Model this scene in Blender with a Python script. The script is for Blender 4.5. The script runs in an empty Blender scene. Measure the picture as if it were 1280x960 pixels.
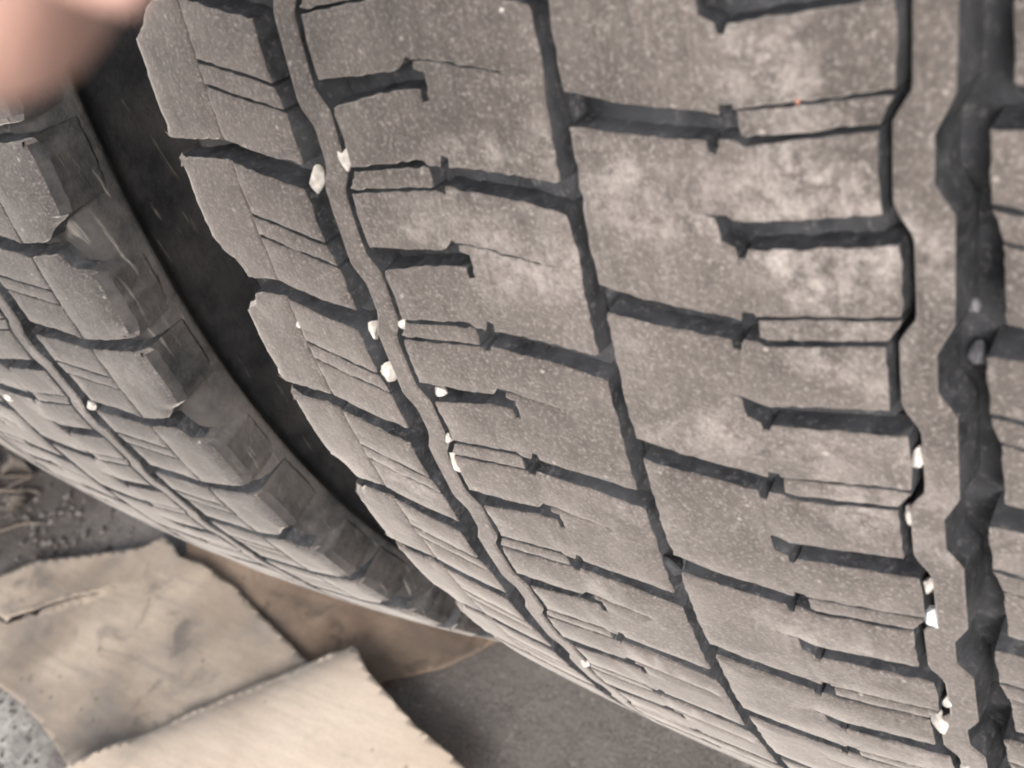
import bpy, bmesh, math, random
from mathutils import Vector, Matrix, Euler, noise
from mathutils.geometry import delaunay_2d_cdt
random.seed(7)
S = bpy.context.scene
COL = S.collection
R = math.radians

# ------------------------------------------------------------------ camera
cam_d = bpy.data.cameras.new('camera'); cam = bpy.data.objects.new('camera', cam_d); COL.objects.link(cam)
CAMP = Vector((0.120236, -0.643569, 0.752240))
CAMM = Matrix(((0.8016197, -0.1748921, 0.5716805), (0.5043430, 0.7112906, -0.4895955), (-0.3210046, 0.6807925, 0.6583902)))
cam.matrix_world = Matrix.Translation(CAMP) @ CAMM.to_4x4()
cam_d.sensor_width = 36; cam_d.lens = 36 * 1435.9 / 1280
cam_d.clip_start = 0.004; cam_d.clip_end = 300
cam_d.dof.use_dof = True; cam_d.dof.focus_distance = 0.32; cam_d.dof.aperture_fstop = 22.0
S.camera = cam

# ------------------------------------------------------------------ light
w = bpy.data.worlds.new("World"); S.world = w; w.use_nodes = True
nt = w.node_tree
SUN_EL, SUN_AZ = R(30), R(147)      # azimuth clockwise from +Y
sky = nt.nodes.new('ShaderNodeTexSky'); sky.sky_type = 'NISHITA'; sky.sun_disc = False
sky.sun_elevation = SUN_EL; sky.sun_rotation = SUN_AZ; sky.air_density = 1.0; sky.dust_density = 4.0; sky.ozone_density = 1.0
hs = nt.nodes.new('ShaderNodeHueSaturation'); hs.inputs['Saturation'].default_value = 0.35
nt.links.new(sky.outputs[0], hs.inputs['Color'])
nt.links.new(hs.outputs[0], nt.nodes['Background'].inputs[0]); nt.nodes['Background'].inputs[1].default_value = 0.10
sl = bpy.data.lights.new('sun', 'SUN'); sl.energy = 1.5; sl.angle = R(22); sl.color = (1.0, 0.95, 0.915)
so = bpy.data.objects.new('sun', sl); COL.objects.link(so)
sd = Vector((math.sin(SUN_AZ) * math.cos(SUN_EL), math.cos(SUN_AZ) * math.cos(SUN_EL), math.sin(SUN_EL)))
so.rotation_euler = sd.to_track_quat('Z', 'Y').to_euler()
S.view_settings.view_transform = 'Standard'; S.view_settings.look = 'None'
S.view_settings.exposure = 1.40; S.view_settings.gamma = 1.0
S.render.engine = 'CYCLES'
S.cycles.filter_width = 2.0

# ------------------------------------------------------------------ materials
class NT:
    def __init__(s, name):
        s.m = bpy.data.materials.new(name); s.m.use_nodes = True; s.t = s.m.node_tree
        s.b = s.t.nodes['Principled BSDF']
        g = s.t.nodes.new('ShaderNodeNewGeometry'); s.pos = g.outputs['Position']; s.geo = g
    def L(s, a, b): s.t.links.new(a, b)
    def noise(s, scale, detail=4, rough=0.55, vec=None, dist=0.0):
        n = s.t.nodes.new('ShaderNodeTexNoise'); n.inputs['Scale'].default_value = scale
        n.inputs['Detail'].default_value = detail; n.inputs['Roughness'].default_value = rough; n.inputs['Distortion'].default_value = dist
        s.L(vec or s.pos, n.inputs['Vector']); return n.outputs[0]
    def vor(s, scale, vec=None, feat='F1'):
        n = s.t.nodes.new('ShaderNodeTexVoronoi'); n.feature = feat; n.inputs['Scale'].default_value = scale
        s.L(vec or s.pos, n.inputs['Vector']); return n
    def map(s, scale=(1, 1, 1), rot=(0, 0, 0), loc=(0, 0, 0), vec=None):
        n = s.t.nodes.new('ShaderNodeMapping'); n.inputs['Scale'].default_value = scale; n.inputs['Rotation'].default_value = rot; n.inputs['Location'].default_value = loc
        s.L(vec or s.pos, n.inputs['Vector']); return n.outputs[0]
    def rng(s, v, a, b, c=0.0, d=1.0):
        n = s.t.nodes.new('ShaderNodeMapRange'); n.clamp = True
        for i, x in enumerate((a, b, c, d)): n.inputs[i + 1].default_value = x
        s.L(v, n.inputs[0]); return n.outputs[0]
    def math(s, op, a, b=0.5):
        n = s.t.nodes.new('ShaderNodeMath'); n.operation = op
        for i, x in enumerate((a, b)):
            if isinstance(x, (int, float)): n.inputs[i].default_value = x
            else: s.L(x, n.inputs[i])
        return n.outputs[0]
    def mix(s, f, a, b, mode='MIX'):
        n = s.t.nodes.new('ShaderNodeMix'); n.data_type = 'RGBA'; n.blend_type = mode
        for sock, x in ((n.inputs[0], f), (n.inputs[6], a), (n.inputs[7], b)):
            if isinstance(x, (int, float)): sock.default_value = x
            elif isinstance(x, tuple): sock.default_value = (*x, 1) if len(x) == 3 else x
            else: s.L(x, sock)
        return n.outputs[2]
    def bump(s, h, dist, strength=1.0, prev=None):
        n = s.t.nodes.new('ShaderNodeBump'); n.inputs['Distance'].default_value = dist; n.inputs['Strength'].default_value = strength
        s.L(h, n.inputs['Height'])
        if prev: s.L(prev, n.inputs['Normal'])
        return n.outputs[0]
    def out(s, col, rough=0.9, norm=None, spec=0.3):
        if isinstance(col, tuple): s.b.inputs['Base Color'].default_value = (*col, 1)
        else: s.L(col, s.b.inputs['Base Color'])
        if isinstance(rough, (int, float)): s.b.inputs['Roughness'].default_value = rough
        else: s.L(rough, s.b.inputs['Roughness'])
        s.b.inputs['Specular IOR Level'].default_value = spec
        if norm: s.L(norm, s.b.inputs['Normal'])
        return s.m

def tread_mat(name, dark, mid, light, chalk, patch_lo=0.54):
    n = NT(name)
    big = n.noise(26, 3, 0.6)
    med = n.noise(150, 7, 0.72)
    fine = n.noise(700, 4, 0.75)
    c = n.mix(n.rng(med, 0.34, 0.68), dark, mid)
    c = n.mix(n.rng(big, 0.42, 0.66, 0.0, 0.6), c, light)
    # chalky dried dust in cloudy patches, broken by a finer noise
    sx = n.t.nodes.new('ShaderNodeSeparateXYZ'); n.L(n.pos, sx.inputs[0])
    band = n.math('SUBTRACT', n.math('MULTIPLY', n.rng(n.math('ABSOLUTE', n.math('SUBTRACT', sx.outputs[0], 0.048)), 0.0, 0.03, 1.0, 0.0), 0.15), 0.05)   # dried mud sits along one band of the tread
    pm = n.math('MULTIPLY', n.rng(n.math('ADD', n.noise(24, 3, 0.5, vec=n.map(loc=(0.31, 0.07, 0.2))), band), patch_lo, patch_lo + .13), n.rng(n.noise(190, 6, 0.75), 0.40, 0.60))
    c = n.mix(n.math('MULTIPLY', pm, 0.75), c, chalk)
    c = n.mix(n.rng(fine, 0.40, 0.68, 0.0, 0.50), c, tuple(x * 0.50 for x in dark))
    c = n.mix(n.rng(n.noise(1100, 3, 0.7), 0.52, 0.68, 0.0, 0.50), c, tuple(x * .8 for x in chalk))
    c = n.mix(n.rng(n.noise(420, 4, 0.75), 0.50, 0.66, 0.0, 0.28), c, light)
    sc = n.noise(46, 5, 0.7, vec=n.map((9, 0.8, 0.8)))
    c = n.mix(n.rng(sc, 0.54, 0.70, 0.0, 0.38), c, tuple(x * 0.55 for x in dark))      # scuffs along the rolling direction
    sc2 = n.noise(30, 6, 0.75, vec=n.map((7, 1.0, 1.0), loc=(3, 1, 2)))
    c = n.mix(n.rng(sc2, 0.57, 0.70, 0.0, 0.30), c, light)
    # pale specks of grit
    v = n.vor(330); sp = n.math('MULTIPLY', n.rng(v.outputs['Distance'], 0.10, 0.24, 1.0, 0.0), n.rng(v.outputs['Color'], 0.80, 0.84))
    c = n.mix(n.math('MULTIPLY', sp, 0.42), c, (0.46, 0.41, 0.37))
    n.b.inputs['Sheen Weight'].default_value = 0.7; n.b.inputs['Sheen Roughness'].default_value = 0.45; n.b.inputs['Sheen Tint'].default_value = (0.84, 0.78, 0.72, 1)
    b = n.bump(n.noise(1100, 3, 0.7), 0.00022, 0.7)
    b = n.bump(n.noise(260, 4, 0.6), 0.0004, 0.5, b)
    b = n.bump(n.noise(60, 2, 0.5), 0.0015, 0.35, b)
    return n.out(c, n.rng(med, 0.3, 0.7, 0.72, 0.92), b, 0.35)

M_TOP = tread_mat('worn_dusty_rubber', (0.050, 0.042, 0.038), (0.096, 0.081, 0.0735), (0.150, 0.129, 0.118), (0.39, 0.35, 0.325))
M_TOP_SHADE = tread_mat('worn_dusty_rubber_shade', (0.032, 0.029, 0.028), (0.060, 0.054, 0.051), (0.104, 0.093, 0.088), (0.32, 0.29, 0.275))  # darker copy of the tread colour, shade on the far tyre painted in

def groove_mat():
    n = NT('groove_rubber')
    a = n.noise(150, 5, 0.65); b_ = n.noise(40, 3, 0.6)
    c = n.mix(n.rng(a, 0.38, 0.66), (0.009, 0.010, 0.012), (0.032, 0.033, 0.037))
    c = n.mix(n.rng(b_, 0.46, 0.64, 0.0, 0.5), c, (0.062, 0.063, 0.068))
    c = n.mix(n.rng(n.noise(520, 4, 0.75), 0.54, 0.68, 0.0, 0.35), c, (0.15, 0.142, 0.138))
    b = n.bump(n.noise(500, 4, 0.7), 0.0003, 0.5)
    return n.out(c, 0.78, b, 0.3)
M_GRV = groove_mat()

def side_mat():
    n = NT('sidewall_rubber')
    a = n.noise(90, 5, 0.65); b_ = n.noise(22, 3, 0.6)
    c = n.mix(n.rng(a, 0.36, 0.68), (0.008, 0.008, 0.009), (0.018, 0.018, 0.019))
    c = n.mix(n.rng(b_, 0.46, 0.68, 0.0, 0.6), c, (0.036, 0.033, 0.031))
    sc = n.noise(70, 4, 0.6, vec=n.map((1, 6, 0.6), (0.5, 0.2, 0.3)))
    c = n.mix(n.rng(sc, 0.63, 0.72, 0.0, 0.35), c, (0.14, 0.127, 0.115))
    b = n.bump(n.noise(420, 4, 0.7), 0.0005, 0.7)
    b = n.bump(n.noise(45, 3, 0.6), 0.003, 0.4, b)
    return n.out(c, n.rng(a, 0.3, 0.7, 0.7, 0.9), b, 0.15)
M_SIDE = side_mat()
def lug_mat():
    n = NT('shoulder_rubber')
    a = n.noise(110, 6, 0.7); b_ = n.noise(28, 4, 0.6)
    c = n.mix(n.rng(a, 0.36, 0.66), (0.018, 0.018, 0.019), (0.044, 0.042, 0.041))
    c = n.mix(n.rng(b_, 0.42, 0.64, 0.0, 0.75), c, (0.082, 0.073, 0.068))
    sc = n.noise(60, 4, 0.6, vec=n.map((1, 7, 0.6), (0.5, 0.2, 0.3)))
    c = n.mix(n.rng(sc, 0.62, 0.72, 0.0, 0.45), c, (0.27, 0.25, 0.225))
    b = n.bump(n.noise(500, 4, 0.7), 0.0005, 0.8)
    b = n.bump(n.noise(50, 3, 0.6), 0.002, 0.4, b)
    return n.out(c, 0.75, b, 0.25)
M_LUG = lug_mat()

def ground_mat():
    n = NT('asphalt')
    g1 = n.noise(420, 4, 0.75); g2 = n.noise(45, 5, 0.6); g3 = n.noise(7, 3, 0.55)
    v = n.vor(330)
    c = n.mix(n.rng(g1, 0.36, 0.66), (0.060, 0.054, 0.051), (0.235, 0.212, 0.20))
    c = n.mix(n.rng(g2, 0.40, 0.66, 0, 0.55), c, (0.19, 0.17, 0.157))
    c = n.mix(n.rng(v.outputs['Color'], 0.86, 0.90, 0, 0.55), c, (0.30, 0.275, 0.25))
    c = n.mix(n.rng(g3, 0.5, 0.7, 0, 0.35), c, (0.085, 0.075, 0.068))
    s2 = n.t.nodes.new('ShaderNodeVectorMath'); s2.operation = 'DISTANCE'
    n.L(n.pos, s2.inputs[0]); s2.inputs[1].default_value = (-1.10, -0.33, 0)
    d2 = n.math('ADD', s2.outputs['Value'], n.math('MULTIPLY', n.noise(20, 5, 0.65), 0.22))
    c = n.mix(n.rng(d2, 0.26, 0.38, 0.8, 0.0), c, (0.050, 0.042, 0.037))       # shade at the far left, painted into the ground colour
    # pale dried cement slurry on the asphalt near the papers
    sub = n.t.nodes.new('ShaderNodeVectorMath'); sub.operation = 'DISTANCE'
    n.L(n.pos, sub.inputs[0]); sub.inputs[1].default_value = (-0.86, -0.74, 0)
    dd = n.math('ADD', sub.outputs['Value'], n.math('MULTIPLY', n.noise(35, 5, 0.6), 0.14))
    pale = n.math('MULTIPLY', n.rng(dd, 0.225, 0.295, 1.0, 0.0), n.rng(n.noise(160, 4, 0.7), 0.33, 0.55, 0.35, 1.0))
    c = n.mix(pale, c, (0.43, 0.42, 0.39))
    b = n.bump(g1, 0.0022, 0.9)
    b = n.bump(g2, 0.006, 0.6, b)
    return n.out(c, 0.93, b, 0.2)
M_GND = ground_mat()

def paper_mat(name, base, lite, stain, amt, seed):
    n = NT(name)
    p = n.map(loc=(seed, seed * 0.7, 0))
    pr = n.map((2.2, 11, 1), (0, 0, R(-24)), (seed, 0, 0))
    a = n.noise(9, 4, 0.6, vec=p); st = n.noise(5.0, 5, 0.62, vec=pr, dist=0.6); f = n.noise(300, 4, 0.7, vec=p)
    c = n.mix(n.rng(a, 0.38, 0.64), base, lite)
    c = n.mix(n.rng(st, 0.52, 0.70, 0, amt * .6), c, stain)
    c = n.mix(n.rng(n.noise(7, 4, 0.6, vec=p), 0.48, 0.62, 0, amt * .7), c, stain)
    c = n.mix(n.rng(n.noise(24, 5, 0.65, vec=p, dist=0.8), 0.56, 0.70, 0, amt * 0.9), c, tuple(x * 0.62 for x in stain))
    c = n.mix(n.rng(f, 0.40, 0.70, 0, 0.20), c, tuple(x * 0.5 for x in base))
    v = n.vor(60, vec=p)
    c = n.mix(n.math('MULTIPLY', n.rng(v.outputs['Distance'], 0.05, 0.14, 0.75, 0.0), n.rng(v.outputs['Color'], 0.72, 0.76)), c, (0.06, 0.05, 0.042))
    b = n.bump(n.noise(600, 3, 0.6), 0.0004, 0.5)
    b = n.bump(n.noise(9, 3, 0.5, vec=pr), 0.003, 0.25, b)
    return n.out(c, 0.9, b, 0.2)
M_P1 = paper_mat('stained_card', (0.24, 0.195, 0.155), (0.37, 0.31, 0.25), (0.150, 0.138, 0.130), 0.8, 0.3)
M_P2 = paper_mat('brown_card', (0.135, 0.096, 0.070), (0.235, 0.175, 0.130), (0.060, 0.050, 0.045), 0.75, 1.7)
M_P3 = paper_mat('clean_card', (0.47, 0.385, 0.31), (0.56, 0.475, 0.39), (0.42, 0.36, 0.30), 0.30, 3.1)

def plain(name, c1, c2, scale=300, rough=0.7, spec=0.4, bd=0.0003):
    n = NT(name); a = n.noise(scale, 4, 0.65)
    return n.out(n.mix(n.rng(a, 0.35, 0.65), c1, c2), rough, n.bump(a, bd, 0.8), spec)
M_WHITE = plain('white_stone', (0.34, 0.31, 0.28), (0.62, 0.585, 0.545), 380, 0.75, 0.3)
M_BLUEW = plain('bluish_stone', (0.40, 0.43, 0.46), (0.72, 0.73, 0.74), 500, 0.5, 0.5)
M_DARKP = plain('dark_stone', (0.03, 0.03, 0.035), (0.16, 0.16, 0.17), 400, 0.6, 0.5)
M_RED = plain('red_grit', (0.30, 0.12, 0.09), (0.42, 0.22, 0.17), 900, 0.6, 0.4)
M_TWIG = plain('dry_twig', (0.06, 0.050, 0.042), (0.16, 0.135, 0.115), 260, 0.9, 0.2)
M_LEAF = plain('dry_leaf', (0.035, 0.030, 0.026), (0.11, 0.092, 0.076), 120, 0.8, 0.3, 0.001)
M_GRIT = plain('grit', (0.040, 0.036, 0.034), (0.17, 0.152, 0.14), 130, 0.9, 0.2)
M_STEEL = plain('rim_steel', (0.12, 0.12, 0.12), (0.25, 0.24, 0.23), 60, 0.5, 0.5)
def skin_mat():
    n = NT('skin'); a = n.noise(60, 3, 0.5); f = n.noise(900, 3, 0.6)
    c = n.mix(n.rng(a, 0.35, 0.65), (0.48, 0.30, 0.25), (0.54, 0.35, 0.30))
    n.b.inputs['Subsurface Weight'].default_value = 0.5; n.b.inputs['Subsurface Radius'].default_value = (0.008, 0.003, 0.002)
    n.b.inputs['Subsurface Scale'].default_value = 1.0
    return n.out(c, 0.55, n.bump(f, 0.0004, 0.5), 0.4)
M_SKIN = skin_mat()
M_NAIL = plain('nail', (0.60, 0.36, 0.30), (0.66, 0.42, 0.36), 40, 0.35, 0.5)
M_SLEEVE = plain('dark_sleeve_cloth', (0.03, 0.035, 0.05), (0.05, 0.055, 0.075), 700, 0.95, 0.1)

# ------------------------------------------------------------------ object helpers
def link(name, data, parent=None):
    o = bpy.data.objects.new(name, data); COL.objects.link(o)
    if parent: o.parent = parent
    return o
def tag(o, label=None, cat=None, group=None, kind=None):
    if label: o['label'] = label
    if cat: o['category'] = cat
    if group: o['group'] = group
    if kind: o['kind'] = kind
    return o
def mesh_from(name, verts, faces, mats, midx=None, smooth=True):
    me = bpy.data.meshes.new(name); me.from_pydata(verts, [], faces)
    for m in mats: me.materials.append(m)
    if midx: me.polygons.foreach_set('material_index', midx)
    me.polygons.foreach_set('use_smooth', [smooth] * len(me.polygons)); me.update()
    return me

# ------------------------------------------------------------------ setting: ground
bm = bmesh.new()
bmesh.ops.create_grid(bm, x_segments=2, y_segments=2, size=60)
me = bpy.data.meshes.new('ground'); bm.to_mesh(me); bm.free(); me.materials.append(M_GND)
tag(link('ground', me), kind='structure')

# ------------------------------------------------------------------ tyre geometry
RT = 0.52; DP = 0.077; KAP = 0.4264; NP = 78
DPP = 2 * math.pi / (round(2 * math.pi / DP / 2) * 2)      # even whole number of pitches closes the ring
NP = round(2 * math.pi / DPP)
U = DP * RT                                               # metres of tread per pitch unit
def prof(a): return RT - KAP * min(abs(a), 0.135) ** 2
def P(a, th, h):
    r = prof(a) + h
    return (a, -r * math.cos(th), -r * math.sin(th))

TH0 = 0.0934      # v = 0

def densify(poly, step):
    out = []
    n = len(poly)
    for i in range(n):
        p, q = Vector(poly[i]), Vector(poly[(i + 1) % n])
        L = (q - p).length; k = max(1, int(round(L / step)))
        for j in range(k): out.append(p.lerp(q, j / k))
    return out

def fill(bm, ring, grid, z, mi=0):
    """fill a concave outline with even triangles, with extra points inside so the face can bend"""
    pts = [Vector((v.co.x, v.co.y)) for v in ring]; n = len(pts)
    if grid:
        xs = [p.x for p in pts]; ys = [p.y for p in pts]
        x = math.floor(min(xs) / grid) * grid
        while x < max(xs):
            y = math.floor(min(ys) / grid) * grid
            while y < max(ys):
                pts.append(Vector((x + grid * .1 * math.sin(y * 999), y + grid * .1 * math.sin(x * 777)))); y += grid
            x += grid
    V2, E2, F2, ov, oe, of = delaunay_2d_cdt(pts, [], [list(range(n))], 1, 1e-7)
    vs = []
    for i, v in enumerate(V2):
        src = [k for k in ov[i] if k < n]
        vs.append(ring[src[0]] if src else None)
    for f in F2:
        q = []
        for k in f:
            if vs[k] is None: vs[k] = bm.verts.new((V2[k].x, V2[k].y, z))
            q.append(vs[k])
        try: nf = bm.faces.new(q)
        except ValueError: continue
        nf.material_index = mi; nf.smooth = True

def block_mesh(name, poly, depth, seed, jit=0.00011, step=0.0016, draft=0.0005, bev=0.00055, grid=0.010, top=None, outer=None, sink=0.0):
    """poly: (a mm, v pitch) corners. prism in flat (a, s, h) space, worn edges, then wrapped on the tread."""
    rnd = random.Random(seed)
    pts = [(a / 1000, v * U) for a, v in poly]
    area = sum(pts[i][0] * pts[(i + 1) % len(pts)][1] - pts[(i + 1) % len(pts)][0] * pts[i][1] for i in range(len(pts)))
    if area < 0: pts = pts[::-1]
    ring = densify(pts, step)
    n = len(ring)
    if jit:
        ring = [p + Vector((rnd.gauss(0, jit), rnd.gauss(0, jit))) + Vector((noise.noise((p.x * 300, p.y * 300, seed * 3.1)), noise.noise((p.x * 300, p.y * 300, seed * 3.1 + 50)))) * jit * 2.2 for p in ring]
    nor = []
    for i in range(n):
        t = (ring[(i + 1) % n] - ring[i - 1])
        if t.length < 1e-9: t = Vector((1, 0))
        t.normalize(); nor.append(Vector((t.y, -t.x)))
    # rings: bottom, upper wall, mid bevel, top inset
    levels = []
    def dr(p):
        return outer(p) if outer else 0.0
    levels.append([(ring[i] + nor[i] * draft * 1.0 , -depth) for i in range(n)])
    if outer:
        lv = []
        for i in range(n):
            e = outer(ring[i])            # 0..1 how far on the outside edge
            p = ring[i].copy()
            if e > 0:
                p.x += (1 if p.x > 0 else -1) * 0.0014 * e
            lv.append((p + nor[i] * draft * (1 - e), -depth - 0.0075 * e))
        levels[0] = lv
    bw = [bev * (0.7 + 0.9 * abs(noise.noise((ring[i].x * 160 + 9, ring[i].y * 160, seed))) * 1.6) for i in range(n)]
    ex = [(outer(p) * max(0.0, min(1.0, 1.6 * nor[i].x * (1 if p.x > 0 else -1))) if outer else 0.0) for i, p in enumerate(ring)]
    ex = [(ex[i - 2] + ex[i - 1] + ex[i] * 2 + ex[(i + 1) % n] + ex[(i + 2) % n]) / 6 for i in range(n)]
    bw = [b + 0.0042 * e for b, e in zip(bw, ex)]        # the outside shoulder edge is worn round
    def out_n(i):
        return Vector((1 if ring[i].x > 0 else -1, 0)) if ex[i] > 0 else nor[i]
    on = [(nor[i] * (1 - ex[i]) + out_n(i) * ex[i]) for i in range(n)]
    levels.append([(ring[i] + on[i] * 0.0008 * ex[i], -bw[i] * 0.9) for i in range(n)])
    levels.append([(ring[i] - on[i] * bw[i] * 0.30, -bw[i] * 0.30) for i in range(n)])
    levels.append([(ring[i] - (on[i] * ex[i] + nor[i] * (1 - ex[i])) * bw[i], 0.0) for i in range(n)])
    bm = bmesh.new()
    rows = [[bm.verts.new((p.x, p.y, h)) for p, h in lv] for lv in levels]
    for k in range(3):
        for i in range(n):
            f = bm.faces.new((rows[k][i], rows[k][(i + 1) % n], rows[k + 1][(i + 1) % n], rows[k + 1][i])); f.material_index = (2 if ex[i] + ex[(i + 1) % n] > 1.0 else 1) if k == 0 else (2 if k == 1 and ex[i] + ex[(i + 1) % n] > 1.6 else 0); f.smooth = True
    fill(bm, rows[3], grid, 0.0)
    for v in bm.verts:
        a, s, h = v.co
        if top and h > -0.003: h += top(a, s)
        v.co = P(a, s / RT, h - sink)
    me = bpy.data.meshes.new(name); bm.to_mesh(me); bm.free()
    me.materials.append(M_TOP); me.materials.append(M_GRV); me.materials.append(M_LUG)
    me.set_sharp_from_angle(angle=R(32))
    return me

C0 = 0.43
def mir(poly): return [(-a, C0 - v) for a, v in poly]

def rowB(crack, rs, other=False):
    j = lambda: rs.uniform(-0.005, 0.005)
    e = j()
    cr = [(29.3, 0.452)]
    if crack < 28:      # hairline running inwards from the slot head
        mid = (29.3 + crack) / 2
        cr = [(29.2, 0.462), (mid, 0.452 + j() * 1.2), (crack, 0.432 + j()), (mid + 0.1, 0.444 + j() * .4), (29.3, 0.448)]
    head = [(32.8, 0.65), (32.5, 0.605)]
    if other:           # in the left row the hairline leaves from the other corner of the slot head
        cr = [(29.3, 0.452)]; e1, e2, e3 = j(), j(), j()
        head = [(32.8, 0.655), (24, 0.640 + e1), (15, 0.620 + e2), (crack, 0.592 + e3), (15, 0.612 + e2), (24, 0.631 + e1), (32.2, 0.640), (32.5, 0.605)]
    slot_lo = [(46, 0.575 + j() / 2), (34.8, 0.61), (33.9, 0.655)]
    slot_hi = [(31.2, 0.45), (33.8, 0.480), (46, 0.432 + j() / 2), (58.2, 0.385)]
    knee = [(29.8, 0.575)] + cr
    if other:
        slot_lo = [(46, 0.565 + j() / 2), (36.5, 0.600), (34.4, 0.66)]
        knee = [(29.9, 0.59), (30.3, 0.445)]
        slot_hi = [(32.0, 0.435), (32.3, 0.500), (34.8, 0.505), (46, 0.455 + j() / 2), (58.6, 0.375)]
    p = [(2.2, 0.07), (2.1, 0.33), (1.7, 0.64), (2.1, 0.90),
         (13.7, 0.95), (29.5, 0.975), (31.9, 0.98), (32.2, 0.935), (34.7, 0.937), (34.9, 0.955), (46, 0.915 + j()), (60.9, 0.862),
         (61.2, 0.70), (60.8, 0.525)] + slot_lo + head + knee + slot_hi + [(57.9, 0.2), (58.0, 0.035), (46, 0.085 + j()), (36, 0.122),
         (34.6, 0.10), (31.6, 0.095), (30.7, 0.16), (29.1, 0.152), (29.1, 0.105), (12.8, 0.092)]
    return p
BAR = [(35.3, -0.025), (46, -0.059), (60.8, -0.107), (59.5, -0.05), (58.3, 0.004), (46, 0.052), (36.4, 0.086), (35.2, 0.074)]
# left shoulder (a < 0)
SH_P1 = [(-77.4, 0.585), (-90.8, 0.54), (-102.2, 0.475), (-102.2, 0.825), (-89, 0.88), (-76.8, 0.935)]
SH_BAR = [(-102.2, 0.850), (-89, 0.904), (-76.6, 0.958), (-75.0, 1.085), (-89, 1.03), (-102.2, 0.975)]
SH_P2 = [(-102.2, 1.0), (-89, 1.055), (-74.8, 1.112), (-74.5, 1.41), (-86, 1.395), (-96, 1.36), (-102.2, 1.325)]
def lug(kind):
    lo = [(-102.8, 0.475), (-104.5, 0.468), (-116, 0.49), (-128.6, 0.53)] if kind else [(-102.8, 0.475), (-104.5, 0.468), (-113, 0.49), (-117.5, 0.53), (-121, 0.63), (-129, 0.74)]
    hi = [(-129.3, 1.12), (-126, 1.20), (-119.5, 1.25), (-116.5, 1.38), (-102.8, 1.33)] if kind else [(-129.4, 1.38), (-116, 1.36), (-102.8, 1.33)]
    slit = []
    return lo + ([(-129.5, 0.85)] if kind else [(-129.8, 1.05)]) + hi
def lug_outer(p):
    a = abs(p.x)
    return max(0.0, min(1.0, (a - 0.1175) / 0.010))

DEPTH = dict(row=0.0062, bar=0.0055, sh=0.0088, lug=0.0105)
def droop(a, s): return 0.0
def gentle(seed):
    return lambda a, s: 0.00022 * noise.noise((a * 40, s * 40, seed))
VAR = {}
for hi in (True, False):
    kw = dict(step=0.0016, grid=0.010) if hi else dict(step=0.008, grid=0, jit=0.0)
    nv = 5 if hi else 1
    for i in range(nv):
        rs = random.Random(100 + i)
        VAR[hi, 'rowB', i] = block_mesh('tread_block', rowB([25.0, 23.5, 26, 24, 29][i] if hi else 29, rs), DEPTH['row'], 10 + i, top=gentle(i), **kw)
        VAR[hi, 'rowA', i] = block_mesh('tread_block', mir(rowB([5.0, 11, 4.4, 14, 6][i], rs, hi)), DEPTH['row'], 20 + i, top=gentle(i + 9), **kw)
        VAR[hi, 'barB', i] = block_mesh('tread_bar', BAR, DEPTH['bar'], 30 + i, bev=0.0004, sink=0.0002, **kw)
        VAR[hi, 'barA', i] = block_mesh('tread_bar', mir(BAR), DEPTH['bar'], 40 + i, bev=0.0004, sink=0.0002, **kw)
        for sname, f in (('L', lambda p: p), ('R', mir)):
            VAR[hi, 'p1' + sname, i] = block_mesh('shoulder_block', f(SH_P1), DEPTH['sh'], 50 + i, **kw)
            VAR[hi, 'bar' + sname, i] = block_mesh('shoulder_bar', f(SH_BAR), DEPTH['sh'], 60 + i, bev=0.0004, **kw)
            VAR[hi, 'p2' + sname, i] = block_mesh('shoulder_block', f(SH_P2), DEPTH['sh'], 70 + i, **kw)
            for kd in (0, 1):
                VAR[hi, 'lug%d' % kd + sname, i] = block_mesh('shoulder_lug', f(lug(kd)), DEPTH['lug'], 80 + i + 5 * kd, outer=lug_outer, bev=0.0009, **kw)
KINDS = [('rowB', 'tread_block'), ('rowA', 'tread_block'), ('barB', 'tread_bar'), ('barA', 'tread_bar')]
for s_ in 'LR': KINDS += [('p1' + s_, 'shoulder_block'), ('bar' + s_, 'shoulder_bar'), ('p2' + s_, 'shoulder_block'), ('lug' + s_, 'shoulder_lug')]
# the far tyre shares the shapes but takes the darker colour with painted-in shade
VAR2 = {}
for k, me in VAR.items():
    m2 = me.copy(); m2.materials[0] = M_TOP_SHADE; VAR2[k] = m2

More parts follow.
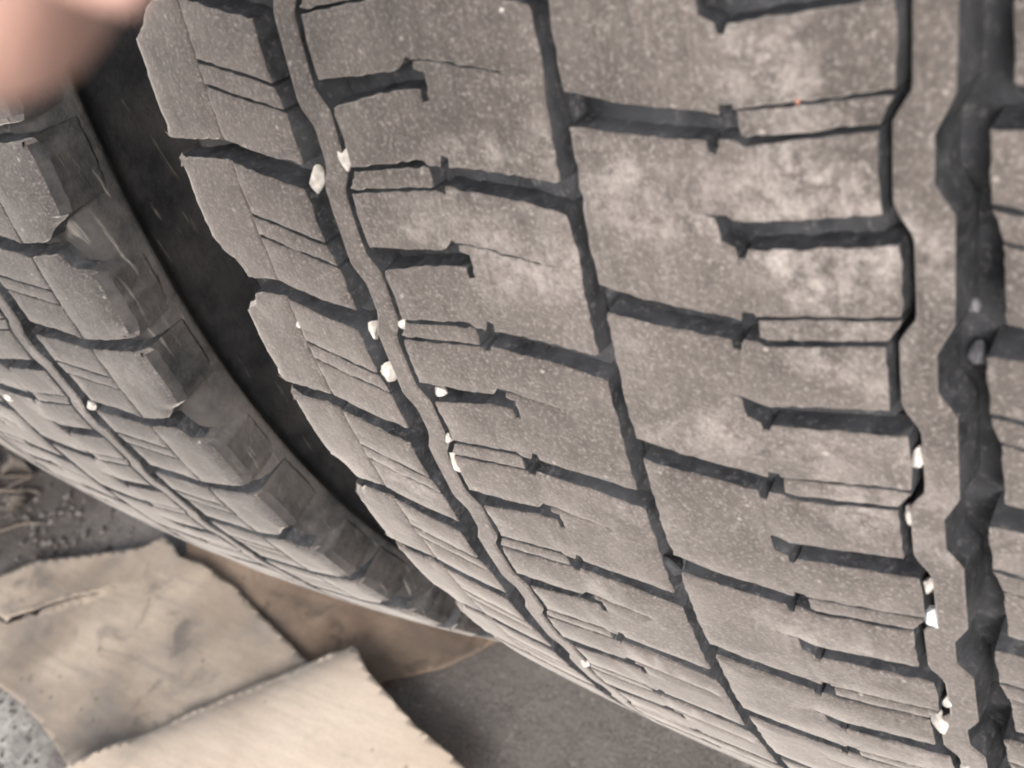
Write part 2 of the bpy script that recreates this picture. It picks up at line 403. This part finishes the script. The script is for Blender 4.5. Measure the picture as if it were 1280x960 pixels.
def rib_mesh(sign, mat):
    """narrow wavy rib N2 (a>0) or its point mirror N1"""
    L = [(-.13, 63.3), (-0.01, 60.3), (.35, 60.1), (.48, 63.3)]
    Rr = [(-.12, 69.5), (.04, 66.5), (.25, 66.5), (.37, 69.6)]
    def ev(tab, v):
        v = v % 1.0
        ks = sorted([(k % 1.0, a) for k, a in tab]); ks = [(ks[-1][0] - 1, ks[-1][1])] + ks + [(ks[0][0] + 1, ks[0][1])]
        for (k0, a0), (k1, a1) in zip(ks, ks[1:]):
            if k0 <= v <= k1: return a0 + (a1 - a0) * (v - k0) / (k1 - k0 + 1e-9)
    n = NP * 24; V = []; F = []; mi = []
    for i in range(n):
        v = i / 24.0; vv = v if sign > 0 else (C0 - v)
        l, r = ev(L, vv), ev(Rr, vv)
        jl = 0.07 * noise.noise((v * 7, 1.3, sign * 5)) ; jr = 0.07 * noise.noise((v * 7, 8.3, sign * 5))
        l = (l + jl) / 1000; r = (r + jr) / 1000
        dz = 0.0002 * noise.noise((v * 3, 4, sign))
        b = 0.0006
        sec = [(l - 0.0006, -0.0105), (l, -b), (l + b * .35, -b * .3), (l + b, dz), ((l + r) / 2, dz), (r - b, dz), (r - b * .35, -b * .3), (r, -b), (r + 0.0011, -0.0105)]
        th = i * DPP / 24
        for a, h in sec: V.append(P(a * sign, th, h))
    m = 9
    for i in range(n):
        j = (i + 1) % n
        for k in range(m - 1):
            q = (i * m + k, j * m + k, j * m + k + 1, i * m + k + 1)
            F.append(q if sign < 0 else q[::-1]); mi.append(1 if k in (0, m - 2) else 0)
    me = mesh_from('rib', V, F, [mat, M_GRV], mi); me.set_sharp_from_angle(angle=R(17)); return me

def lathe(name, profp, seg, mats, mfun, wav=0.0):
    V = []; F = []; mi = []; m = len(profp)
    for i in range(seg):
        th = 2 * math.pi * i / seg
        for k, (a, r) in enumerate(profp): V.append((a, -r * math.cos(th), -r * math.sin(th)))
    for i in range(seg):
        j = (i + 1) % seg
        for k in range(m - 1):
            F.append((i * m + k, i * m + k + 1, j * m + k + 1, j * m + k)); mi.append(mfun(k))
    return mesh_from(name, V, F, mats, mi)

half = []     # (a, radius) from the centre out
for a, h in ((0, -7.2), (3, -7.2), (3.4, -5.0), (30, -4.8), (57.0, -5.4), (57.6, -9.0), (66, -9.6), (78.0, -9.2), (78.6, -7.4), (101.5, -8.0), (103.5, -8.2), (112, -8.4), (117, -6.6)):
    half.append((a / 1000, prof(a / 1000) + h / 1000))
rb = prof(.13)
side = [(0.1222, rb - .0060), (0.1258, rb - .0072), (0.1280, rb - .0105), (0.1295, rb - .0140), (0.1303, rb - .0182), (0.1310, rb - .0205), (0.1308, rb - .0220), (0.1290, rb - .0240), (0.1285, rb - .028), (0.1320, rb - .050), (0.1400, rb - .085), (0.1460, rb - .11), (0.1460, rb - .14), (0.1400, rb - .17), (0.1280, rb - .195), (0.118, rb - .21), (0.112, rb - .215)]
inner = [(0.108, 0.285)]
rp = half + side + inner
full = [(-a, r) for a, r in rp[::-1]] + rp[1:]
full = [(a, r) for a, r in full]
nh = len(rp)
def car_m(k):
    a = abs((full[k][0] + full[k + 1][0]) / 2); rr = (full[k][1] + full[k + 1][1]) / 2
    return 1 if rr < rb - .0225 else (2 if a > 0.102 else 0)
carc = lathe('carcass', full, 234, [M_GRV, M_SIDE, M_LUG], car_m)
RIMP = [(-.112, .288), (-.118, .296), (-.116, .283), (-.10, .27), (-.03, .262), (.03, .262), (.05, .25), (.045, .17), (.03, .13), (.028, .0), (.022, 0), (.024, .13), (.04, .165), (.10, .266), (.116, .283), (.118, .296), (.112, .288)]
rimm = lathe('rim', RIMP, 96, [M_STEEL], lambda k: 0)

def make_tyre(label, x, spin, lo, hi, var, top, par):
    t = link('truck_tyre', None); t.location = (x, 0, 0.518); t.empty_display_size = 0.1
    t.rotation_euler = (-0.34432 , 0, 0)
    tag(t, label, 'tyre', 'twin tyres of one truck axle')
    link('carcass', carc, t)
    link('rim', rimm, t)
    for sgn in (1, -1):
        r = link('rib', rib_mesh(sgn, top), t); r.rotation_euler = (TH0 + spin * DP, 0, 0)
    rnd = random.Random(3 if x == 0 else 4)
    shape = {}
    for k in range(NP):
        kk = k if k <= hi else k - NP
        near = lo <= kk <= hi
        ang = TH0 + (spin) * DP + kk * DPP
        for kind, nm in KINDS:
            key = kind
            if kind.startswith('lug'):
                key = 'lug%d' % ((kk + par) % 2 if kind[-1] == 'L' else (kk + par + 1) % 2) + kind[-1]
            if near:
                o = link(nm, var[True, key, rnd.randrange(5)], t); o.rotation_euler = (ang, 0, 0)
            else: shape.setdefault(key, []).append(ang)
    # the part of the tread round the back: same blocks, coarser, one part
    bmj = bmesh.new()
    for key, angs in shape.items():
        src = var[False, key, 0]
        for an in angs:
            tmp = src.copy(); tmp.transform(Matrix.Rotation(an, 4, 'X')); bmj.from_mesh(tmp); bpy.data.meshes.remove(tmp)
    me = bpy.data.meshes.new('tread_pattern'); bmj.to_mesh(me); bmj.free(); me.materials.append(top); me.materials.append(M_GRV); me.materials.append(M_LUG)
    tag(link('tread_pattern', me, t), kind='stuff')
    return t
tyre = make_tyre('nearer worn truck tyre with dusty brown tread blocks filling most of the picture', 0.0, 0.0, -9, 14, VAR, M_TOP, 1)
tyre2 = make_tyre('farther truck tyre at the left, shoulder lugs and dark sidewall facing the gap', -0.3269, 0.47, -7, 15, VAR2, M_TOP_SHADE, 0)

# unseen black arch added above both tyres to shade the top of the tread
prf = [(-.54, .655), (-.545, .675), (-.53, .690), (-.30, .697), (.02, .697), (.165, .690), (.18, .675), (.175, .655), (.170, .655), (.173, .673), (.160, .684), (.02, .690), (-.30, .690), (-.525, .684), (-.537, .673), (-.535, .655)]
V = []; F = []; m = len(prf); NSEG = 48
for i in range(NSEG + 1):
    th = R(42) + R(135) * i / NSEG
    for a, rr in prf: V.append((a, -rr * math.cos(th), 0.518 + rr * math.sin(th)))
for i in range(NSEG):
    for k in range(m): F.append((i * m + k, i * m + (k + 1) % m, (i + 1) * m + (k + 1) % m, (i + 1) * m + k))
F.append(tuple(range(m))); F.append(tuple(range(NSEG * m, NSEG * m + m))[::-1])
mg = link('added_mudguard', mesh_from('added_mudguard', V, F, [M_SIDE]))
tag(mg, 'black arch added over both tyres, out of view, to shade the tread', 'added_mudguard')

# world position of a point on the tread of a tyre
def on_tread(tx, a, v, h):
    p = Vector(P(a / 1000, TH0 + v * DP, h / 1000))
    return Vector((tx, 0, 0.518)) + Euler((-0.34432, 0, 0)).to_matrix() @ p

def frame_on(v):
    th = TH0 + v * DP
    X = Vector((1, 0, 0)); T = Vector((0, math.sin(th), -math.cos(th))); N = Vector((0, -math.cos(th), -math.sin(th)))
    Rm = Euler((-0.34432, 0, 0)).to_matrix()
    return Matrix((Rm @ X, Rm @ T, Rm @ N)).transposed()

def stone_mesh(seed, sx, sy, sz, mat):
    bm = bmesh.new(); bmesh.ops.create_icosphere(bm, subdivisions=3, radius=1)
    for v in bm.verts:
        p = v.co.copy()
        k = 1 + 0.30 * noise.noise(p * 1.3 + Vector((seed * 7.7, 0, 0))) + 0.10 * noise.noise(p * 3.7 + Vector((seed, 3, 0)))
        c = p * k
        for ax, nn in enumerate([Vector((math.sin(seed * 2.1 + q * 2.4), math.cos(seed * 1.3 + q * 1.9), math.sin(seed + q * 1.1) * .6 + .2)).normalized() for q in range(7)]):
            d = c.dot(nn)
            if d > 0.66: c -= nn * (d - 0.66)
        v.co = Vector((c.x * sx, c.y * sy, c.z * sz))
    for f in bm.faces: f.smooth = True
    me = bpy.data.meshes.new('pebble'); bm.to_mesh(me); bm.free(); me.materials.append(mat); me.set_sharp_from_angle(angle=R(38)); return me

# (tyre x, a, v, h, half-width, half-length, half-height, twist, material, name, label)
STONES = [
 (0, -72.6, 0.52, -1.2, 1.5, 3.9, 2.2, 12, M_WHITE, 'pebble', 'white pebble left of the thin rib, highest one in that groove'),
 (0, -60.6, 0.36, -1.2, 1.5, 3.6, 2.2, -8, M_WHITE, 'pebble', 'long white pebble right of the thin left rib, just above the first sipe pair'),
 (0, -102.3, 1.69, -0.1, 0.7, 1.1, 0.8, 0, M_WHITE, 'pebble', 'tiny white crumb in the fine seam of the left shoulder'),
 (0, -71.8, 1.56, -1.2, 0.9, 3.2, 1.6, 10, M_WHITE, 'pebble', 'thin white sliver hugging the left side of the thin rib in mid picture'),
 (0, -72.3, 1.89, -1.0, 1.9, 3.8, 2.4, 8, M_WHITE, 'pebble', 'brightest white pebble left of the thin rib, just below a thin sliver'),
 (0, -59.4, 1.44, -0.9, 1.0, 1.6, 1.4, 0, M_WHITE, 'pebble', 'small white pebble at the left end of the second sipe pair'),
 (0, -56.2, 1.96, -1.6, 1.9, 1.6, 1.6, 30, M_WHITE, 'pebble', 'small white pebble at the mouth of a hooked slot'),
 (0, -60.0, 2.39, -0.9, 1.2, 1.9, 1.5, 0, M_WHITE, 'pebble', 'small white pebble sitting directly above a jagged white one'),
 (0, -61.6, 2.66, -1.0, 1.7, 4.6, 1.9, -14, M_WHITE, 'pebble', 'jagged white pebble at the left end of the third sipe pair'),
 (0, 62.3, 1.66, -1.0, 1.4, 3.0, 2.0, 4, M_WHITE, 'pebble', 'white pebble highest in the groove left of the right rib'),
 (0, 59.9, 2.08, -1.6, 1.1, 2.9, 2.0, -4, M_WHITE, 'pebble', 'narrow pale pebble second from the top along the right rib'),
 (0, 62.6, 2.56, -0.9, 1.3, 2.7, 2.0, 14, M_WHITE, 'pebble', 'white pebble touching the bluish one below it on the right rib'),
 (0, 62.2, 2.86, -1.4, 2.0, 3.0, 2.2, -24, M_BLUEW, 'pebble', 'bluish grey pebble wedged in the groove left of the right rib'),
 (0, 60.6, 4.02, -0.6, 2.3, 5.4, 2.3, -4, M_WHITE, 'pebble', 'largest white broken stone near the bottom right of the tread'),
 (0, 63.2, 3.72, -0.9, 1.3, 2.6, 1.6, 8, M_WHITE, 'pebble', 'white fragment just above the largest broken stone'),
 (0, 64.2, 4.62, -0.9, 1.5, 3.4, 1.8, 8, M_WHITE, 'pebble', 'white fragment at the bottom edge of the picture beside the right rib'),
 (0, -61.9, 5.45, -0.4, 2.0, 3.8, 1.6, 0, M_WHITE, 'pebble', 'lone white pebble lowest along the thin left rib'),
 (0, 71.5, 1.12, -6.5, 2.1, 2.4, 2.0, 20, M_DARKP, 'pebble', 'dark pebble at the bottom of the wide right groove'),
 (0, 70.4, 0.88, -7.2, 1.6, 1.3, 1.4, 40, M_DARKP, 'pebble', 'smaller dark pebble above another in the wide right groove'),
 (-0.3269, 75.0, 3.38, 0.2, 2.3, 2.3, 1.8, 0, M_WHITE, 'pebble', 'white pebble stuck beside the rib of the farther tyre'),
 (-0.3269, 9.0, 3.66, 0.0, 2.8, 2.6, 1.6, 0, M_WHITE, 'pebble', 'white pebble on the farther tyre at the left edge of the picture'),
 (0, 45.8, -0.08, 0.1, 0.55, 0.5, 0.35, 0, M_RED, 'grit_grain', 'tiny reddish grain on a sipe at the upper right'),
 (0, -8.15, -0.456, 0.05, 0.55, 0.5, 0.35, 0, M_WHITE, 'grit_grain', 'tiny white grain near the top centre of the tread'),
]
for i, (tx, a, v, h, sx, sy, sz, tw, m, nm, lab) in enumerate(STONES):
    o = link(nm, stone_mesh(i + 1, sx / 1000, sy / 1000, sz / 1000, m))
    M_ = frame_on(v) @ Euler((0, 0, R(tw))).to_matrix()
    o.matrix_world = Matrix.Translation(on_tread(tx, a, v, h)) @ M_.to_4x4()
    tag(o, lab, 'grain' if nm == 'grit_grain' else 'pebble', 'small stones caught in the tread')

V = []; F = []
sh = [(-2.6, -.06), (-1.2, -.02), (0.3, .03), (1.6, .02), (3.0, -.05), (3.4, -.11)]
for a, dv in sh:
    for k, (o_, hh) in enumerate(((-0.035, -1.6), (0.0, -0.7), (0.030, -1.4))):
        V.append(tuple(on_tread(0, a + 1.0, 3.04 + dv + o_ * (1 + .4 * math.sin(a * 3)), hh + 1.4 * (1 - abs(a) / 3.6) * (k == 1) + 0.5)))
for i in range(5):
    for k in range(2): F.append((i * 3 + k, i * 3 + k + 1, i * 3 + k + 4, i * 3 + k + 3))
o = link('rubber_shred', mesh_from('rubber_shred', V, F, [M_GRV])); so_ = o.modifiers.new('thickness', 'SOLIDIFY'); so_.thickness = 0.0007
tag(o, 'torn black flap of rubber bridging the centre groove near the bottom', 'rubber shred')

# ------------------------------------------------------------------ card sheets on the ground
def sdist(p, a, b):
    a = Vector(a); b = Vector(b); p = Vector(p); d = b - a; t = max(0, min(1, (p - a).dot(d) / d.dot(d))); return (p - a - d * t).length
def sheet(name, outline, zf, mat, thick, seed, rag=0.0006):
    ring = densify(outline, 0.006)
    cx = sum(p.x for p in ring) / len(ring)
    ring = [p + Vector((noise.noise((p.x * 90, p.y * 90, seed)), noise.noise((p.x * 90, p.y * 90, seed + 9)))) * rag * 2 + Vector((random.gauss(0, rag * .3), random.gauss(0, rag * .3))) for p in ring]
    bm = bmesh.new(); fill(bm, [bm.verts.new((p.x, p.y, 0)) for p in ring], 0.006, 0.0)
    bmesh.ops.recalc_face_normals(bm, faces=bm.faces)
    if sum(f.normal.z for f in bm.faces) < 0: bmesh.ops.reverse_faces(bm, faces=bm.faces)
    # solid: duplicate below
    for v in bm.verts: v.co.z = zf(v.co.x, v.co.y)
    for f in bm.faces: f.smooth = True
    me = bpy.data.meshes.new(name); bm.to_mesh(me); bm.free(); me.materials.append(mat)
    o = link(name, me); sol = o.modifiers.new('thickness', 'SOLIDIFY'); sol.thickness = thick; sol.offset = 1.0
    return o
def ridge(x, y, ang, f, s):
    c, sn = math.cos(ang), math.sin(ang); u = x * c + y * sn; v = -x * sn + y * c
    return 1 - abs(noise.noise((u * f, v * f * 0.22, s))) * 2
def n2(x, y, f, s): return noise.noise((x * f, y * f, s))
def z2(x, y): return 0.004 + 0.0025 * n2(x, y, 9, 3) + 0.003 * max(0, ridge(x, y, R(100), 14, 5) - .5) + 0.0008
TEAR = [(-0.877, -0.507), (-0.836, -0.474), (-0.79, -0.444)]
def z1(x, y):
    z = 0.013 + 0.004 * n2(x, y, 7, 1) + 0.005 * max(0, ridge(x, y, R(118), 9, 2) - .45) + 0.0012 * n2(x, y, 30, 4)
    # side of the tear nearest the camera lifts
    d = min(sdist((x, y), TEAR[0], TEAR[1]), sdist((x, y), TEAR[1], TEAR[2]))
    sgn = (x + 0.877) * 0.063 - (y + 0.507) * 0.087
    if sgn < 0: z += 0.004 * math.exp(-d / 0.016)
    return z
def z3(x, y):
    d = sdist((x, y), (-0.62, -0.538), (-0.483, -0.395))
    return 0.020 + 0.013 * (1 - math.exp(-d / 0.018)) + 0.004 * n2(x, y, 7, 8) + 0.004 * max(0, ridge(x, y, R(40), 8, 6) - .5)
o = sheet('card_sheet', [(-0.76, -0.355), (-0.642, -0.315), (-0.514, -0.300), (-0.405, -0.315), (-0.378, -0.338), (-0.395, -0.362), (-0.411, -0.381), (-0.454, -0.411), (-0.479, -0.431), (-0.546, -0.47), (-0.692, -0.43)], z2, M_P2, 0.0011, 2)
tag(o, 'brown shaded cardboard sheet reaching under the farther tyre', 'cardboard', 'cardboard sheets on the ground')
s1 = [(-0.93, -0.50), TEAR[0], (-0.8362, -0.4722), (-0.79, -0.4440), (-0.8352, -0.4752), (-0.8765, -0.5092), (-0.93, -0.504)]
o = sheet('card_sheet', [(-0.945, -0.490), (-0.941, -0.478), (-0.901, -0.442), (-0.856, -0.421), (-0.789, -0.386), (-0.777, -0.370), (-0.753, -0.375), (-0.737, -0.383), (-0.707, -0.380), (-0.656, -0.388), (-0.59, -0.407), (-0.519, -0.426), (-0.495, -0.455), (-0.505, -0.512), (-0.605, -0.590), (-0.668, -0.590), (-0.72, -0.575), (-0.777, -0.564), (-0.836, -0.560), (-0.916, -0.564), (-0.95, -0.548), (-0.935, -0.512), (-0.8765, -0.5095), (-0.8352, -0.4750), (-0.79, -0.4440), (-0.8362, -0.4727), (-0.8775, -0.5074), (-0.925, -0.5065)], z1, M_P1, 0.0012, 4)
tag(o, 'stained tan cardboard sheet with a tear, lying in the middle of the pile', 'cardboard', 'cardboard sheets on the ground')
o = sheet('card_sheet', [(-0.66, -0.595), (-0.6, -0.514), (-0.546, -0.457), (-0.489, -0.400), (-0.478, -0.403), (-0.454, -0.417), (-0.429, -0.426), (-0.385, -0.441), (-0.34, -0.450), (-0.293, -0.466), (-0.35, -0.60), (-0.50, -0.68), (-0.62, -0.66)], z3, M_P3, 0.0012, 6)
tag(o, 'clean pale tan cardboard sheet lying on top of the others at the front', 'cardboard', 'cardboard sheets on the ground')

# ------------------------------------------------------------------ grit, leaves and twigs
V = []; F = []
rg = random.Random(5)
def add_pebble(x, y, r):
    b = len(V); rot = Euler((rg.uniform(0, 6), rg.uniform(0, 6), rg.uniform(0, 6))).to_matrix()
    q = [Vector(c) for c in ((1, 0, 0), (-1, 0, 0), (0, 1, 0), (0, -1, 0), (0, 0, 1), (0, 0, -1))]
    for c in q:
        c = rot @ c; c = c * rg.uniform(.7, 1.2)
        V.append((x + c.x * r, y + c.y * r * rg.uniform(.7, 1.2), r * .45 + c.z * r * .7))
    for t in ((0, 2, 4), (2, 1, 4), (1, 3, 4), (3, 0, 4), (2, 0, 5), (1, 2, 5), (3, 1, 5), (0, 3, 5)): F.append(tuple(b + i for i in t))
for i in range(9000):
    x = rg.uniform(-1.9, 0.35); y = rg.uniform(-0.95, 0.1)
    add_pebble(x, y, 0.0006 + 0.0011 * rg.random() ** 3)
for i in range(1700):
    x = rg.gauss(-1.06, 0.14); y = rg.gauss(-0.40, 0.07)
    add_pebble(x, y, 0.0010 + 0.005 * rg.random() ** 5)
for i in range(1500):
    x = rg.gauss(-0.80, 0.08); y = rg.gauss(-0.66, 0.05)
    add_pebble(x, y, 0.0008 + 0.002 * rg.random() ** 3)
tag(link('grit', mesh_from('grit', V, F, [M_GRIT], smooth=False)), 'loose grit and fine gravel scattered over the asphalt', 'gravel', kind='stuff')

def twig(pts, r, label):
    V = []; F = []; n = 7
    pts = [Vector(p) for p in pts]
    fine = []
    for i in range(len(pts) - 1):
        for j in range(6): fine.append(pts[i].lerp(pts[i + 1], j / 6) + Vector((rg.gauss(0, r * .35), rg.gauss(0, r * .35), rg.gauss(0, r * .2))))
    fine.append(pts[-1])
    for i, p in enumerate(fine):
        d = (fine[min(i + 1, len(fine) - 1)] - fine[max(i - 1, 0)]).normalized(); s = d.cross(Vector((0, 0, 1))).normalized(); u = s.cross(d)
        rr = r * (1 - 0.55 * i / len(fine)) * rg.uniform(.85, 1.15)
        for k in range(n):
            a = 2 * math.pi * k / n; V.append(tuple(p + (s * math.cos(a) + u * math.sin(a)) * rr))
    for i in range(len(fine) - 1):
        for k in range(n): F.append((i * n + k, i * n + (k + 1) % n, (i + 1) * n + (k + 1) % n, (i + 1) * n + k))
    F.append(tuple(range(n))[::-1]); F.append(tuple(range((len(fine) - 1) * n, len(fine) * n)))
    tag(link('twig', mesh_from('twig', V, F, [M_TWIG])), label, 'twig', 'dry twigs on the ground')
twig([(-1.14, -0.410, .006), (-1.07, -0.392, .009), (-1.0, -0.372, .005)], 0.0032, 'longest dry twig on the dark grit behind the cardboard')
twig([(-1.10, -0.43, .004), (-1.05, -0.385, .008), (-1.03, -0.35, .005)], 0.0020, 'thin bent twig crossing the longest one')
twig([(-1.01, -0.43, .004), (-0.975, -0.408, .006), (-0.955, -0.40, .004)], 0.0016, 'short twig on the grit nearest the torn cardboard edge')
twig([(-0.681, -0.584, .024), (-0.668, -0.569, .0235), (-0.653, -0.560, .024)], 0.0006, 'hair thin stalk on the corner of the stained cardboard')
def leaf(x, y, z, L, W, rot, curl, label):
    V = []; F = []; nu, nv = 12, 6
    for i in range(nu + 1):
        t = i / nu; wd = W * math.sin(math.pi * t ** 0.8) * (1 + .15 * math.sin(t * 21))
        for j in range(nv + 1):
            s = j / nv * 2 - 1
            V.append(((t - .5) * L, s * wd, curl * (s * s) * wd * 2 + .3 * L * curl * (t - .5) ** 2 * 2 + 0.12 * W * noise.noise((t * 6, s * 3, x * 50))))
    for i in range(nu):
        for j in range(nv): F.append((i * (nv + 1) + j, (i + 1) * (nv + 1) + j, (i + 1) * (nv + 1) + j + 1, i * (nv + 1) + j + 1))
    o = link('dry_leaf', mesh_from('dry_leaf', V, F, [M_LEAF])); o.location = (x, y, z); o.rotation_euler = (rg.uniform(-.3, .3), rg.uniform(-.2, .2), rot)
    sm = o.modifiers.new('thickness', 'SOLIDIFY'); sm.thickness = 0.0005
    tag(o, label, 'leaf', 'dry leaves on the ground')
leaf(-1.045, -0.365, .008, .040, .013, 0.5, .7, 'curled dark dry leaf lying under the twigs')
leaf(-1.075, -0.425, .007, .034, .011, 2.2, .5, 'dark dry leaf at the left end of the longest twig')
leaf(-1.005, -0.395, .006, .026, .009, 1.2, .8, 'small curled dry leaf nearest the farther tyre')
leaf(-1.11, -0.375, .008, .036, .012, 3.9, .6, 'dry leaf farthest from the cardboard, by the picture edge')

# ------------------------------------------------------------------ photographer's hand, fingertip just in front of the lens
def w_(p): return CAMP + CAMM @ Vector(p)
joints = dict(
 wrist=((-.150, -.030, .070), .021), palm=((-.122, .004, .030), .022),
 arm=((-.215, -.120, .170), .026), arm2=((-.300, -.230, .290), .034),
 k1=((-.098, .043, .002), .0115), k2=((-.104, .021, -.002), .0115), k3=((-.104, .000, -.001), .011), k4=((-.099, -.019, .003), .0100),
 a1=((-.083, .046, -.028), .0092), a2=((-.0420, .0305, -.040), .0092), a3=((-.0208, .0197, -.0468), .0094), a4=((-.0156, .0178, -.0474), .0084),
 b1=((-.090, .024, -.034), .0094), b2=((-.066, .018, -.036), .0084), b3=((-.052, .013, -.021), .0072),
 c1=((-.091, .000, -.031), .0090), c2=((-.068, -.004, -.033), .0080), c3=((-.055, -.007, -.019), .0070),
 d1=((-.087, -.023, -.023), .0080), d2=((-.069, -.025, -.025), .0071), d3=((-.058, -.026, -.014), .0062),
 t0=((-.118, .030, .040), .014), t1=((-.094, .040, .048), .0105), t2=((-.066, .036, .040), .0088))
edges = [('wrist', 'palm'), ('wrist', 'arm'), ('arm', 'arm2'), ('palm', 'k1'), ('palm', 'k2'), ('palm', 'k3'), ('palm', 'k4'),
 ('k1', 'a1'), ('a1', 'a2'), ('a2', 'a3'), ('a3', 'a4'), ('k2', 'b1'), ('b1', 'b2'), ('b2', 'b3'), ('k3', 'c1'), ('c1', 'c2'), ('c2', 'c3'),
 ('k4', 'd1'), ('d1', 'd2'), ('d2', 'd3'), ('palm', 't0'), ('t0', 't1'), ('t1', 't2')]
names = list(joints); me = bpy.data.meshes.new('hand')
base = w_(joints['wrist'][0])
me.from_pydata([w_(joints[n][0]) - base for n in names], [(names.index(a), names.index(b)) for a, b in edges], [])
o = link('hand', me); o.location = base
sk = o.modifiers.new('skin', 'SKIN'); sk.use_smooth_shade = True
for i, n in enumerate(names):
    r = joints[n][1]; me.skin_vertices[0].data[i].radius = (r, r); me.skin_vertices[0].data[i].use_root = (n == 'wrist')
sb = o.modifiers.new('smooth', 'SUBSURF'); sb.levels = 2; sb.render_levels = 2
me.materials.append(M_SKIN)
tag(o, 'blurred pink fingertip of the photographer reaching into the top left corner', 'hand')
# nail on the index finger
tip = Vector(joints['a3'][0]); dirv = (tip - Vector(joints['a2'][0])).normalized()
upv = Vector((0.15, 0.35, 0.9)); upv = (upv - dirv * upv.dot(dirv)).normalized(); sdv = dirv.cross(upv)
V = []; F = []
for i in range(7):
    for j in range(7):
        u = i / 6 - .35; s = (j / 6 - .5) * 1.9
        ww = 1 - 0.25 * max(0, u - .35) ** 2 * 6
        p = tip + dirv * (u * 0.011) + sdv * math.sin(s) * 0.0058 * ww + upv * (math.cos(s) * 0.0060 + .0006)
        V.append(tuple(w_(p) - base))
for i in range(6):
    for j in range(6): F.append((i * 7 + j, i * 7 + j + 1, (i + 1) * 7 + j + 1, (i + 1) * 7 + j))
nl = link('fingernail', mesh_from('fingernail', V, F, [M_NAIL]), o)
sm = nl.modifiers.new('thickness', 'SOLIDIFY'); sm.thickness = 0.0004
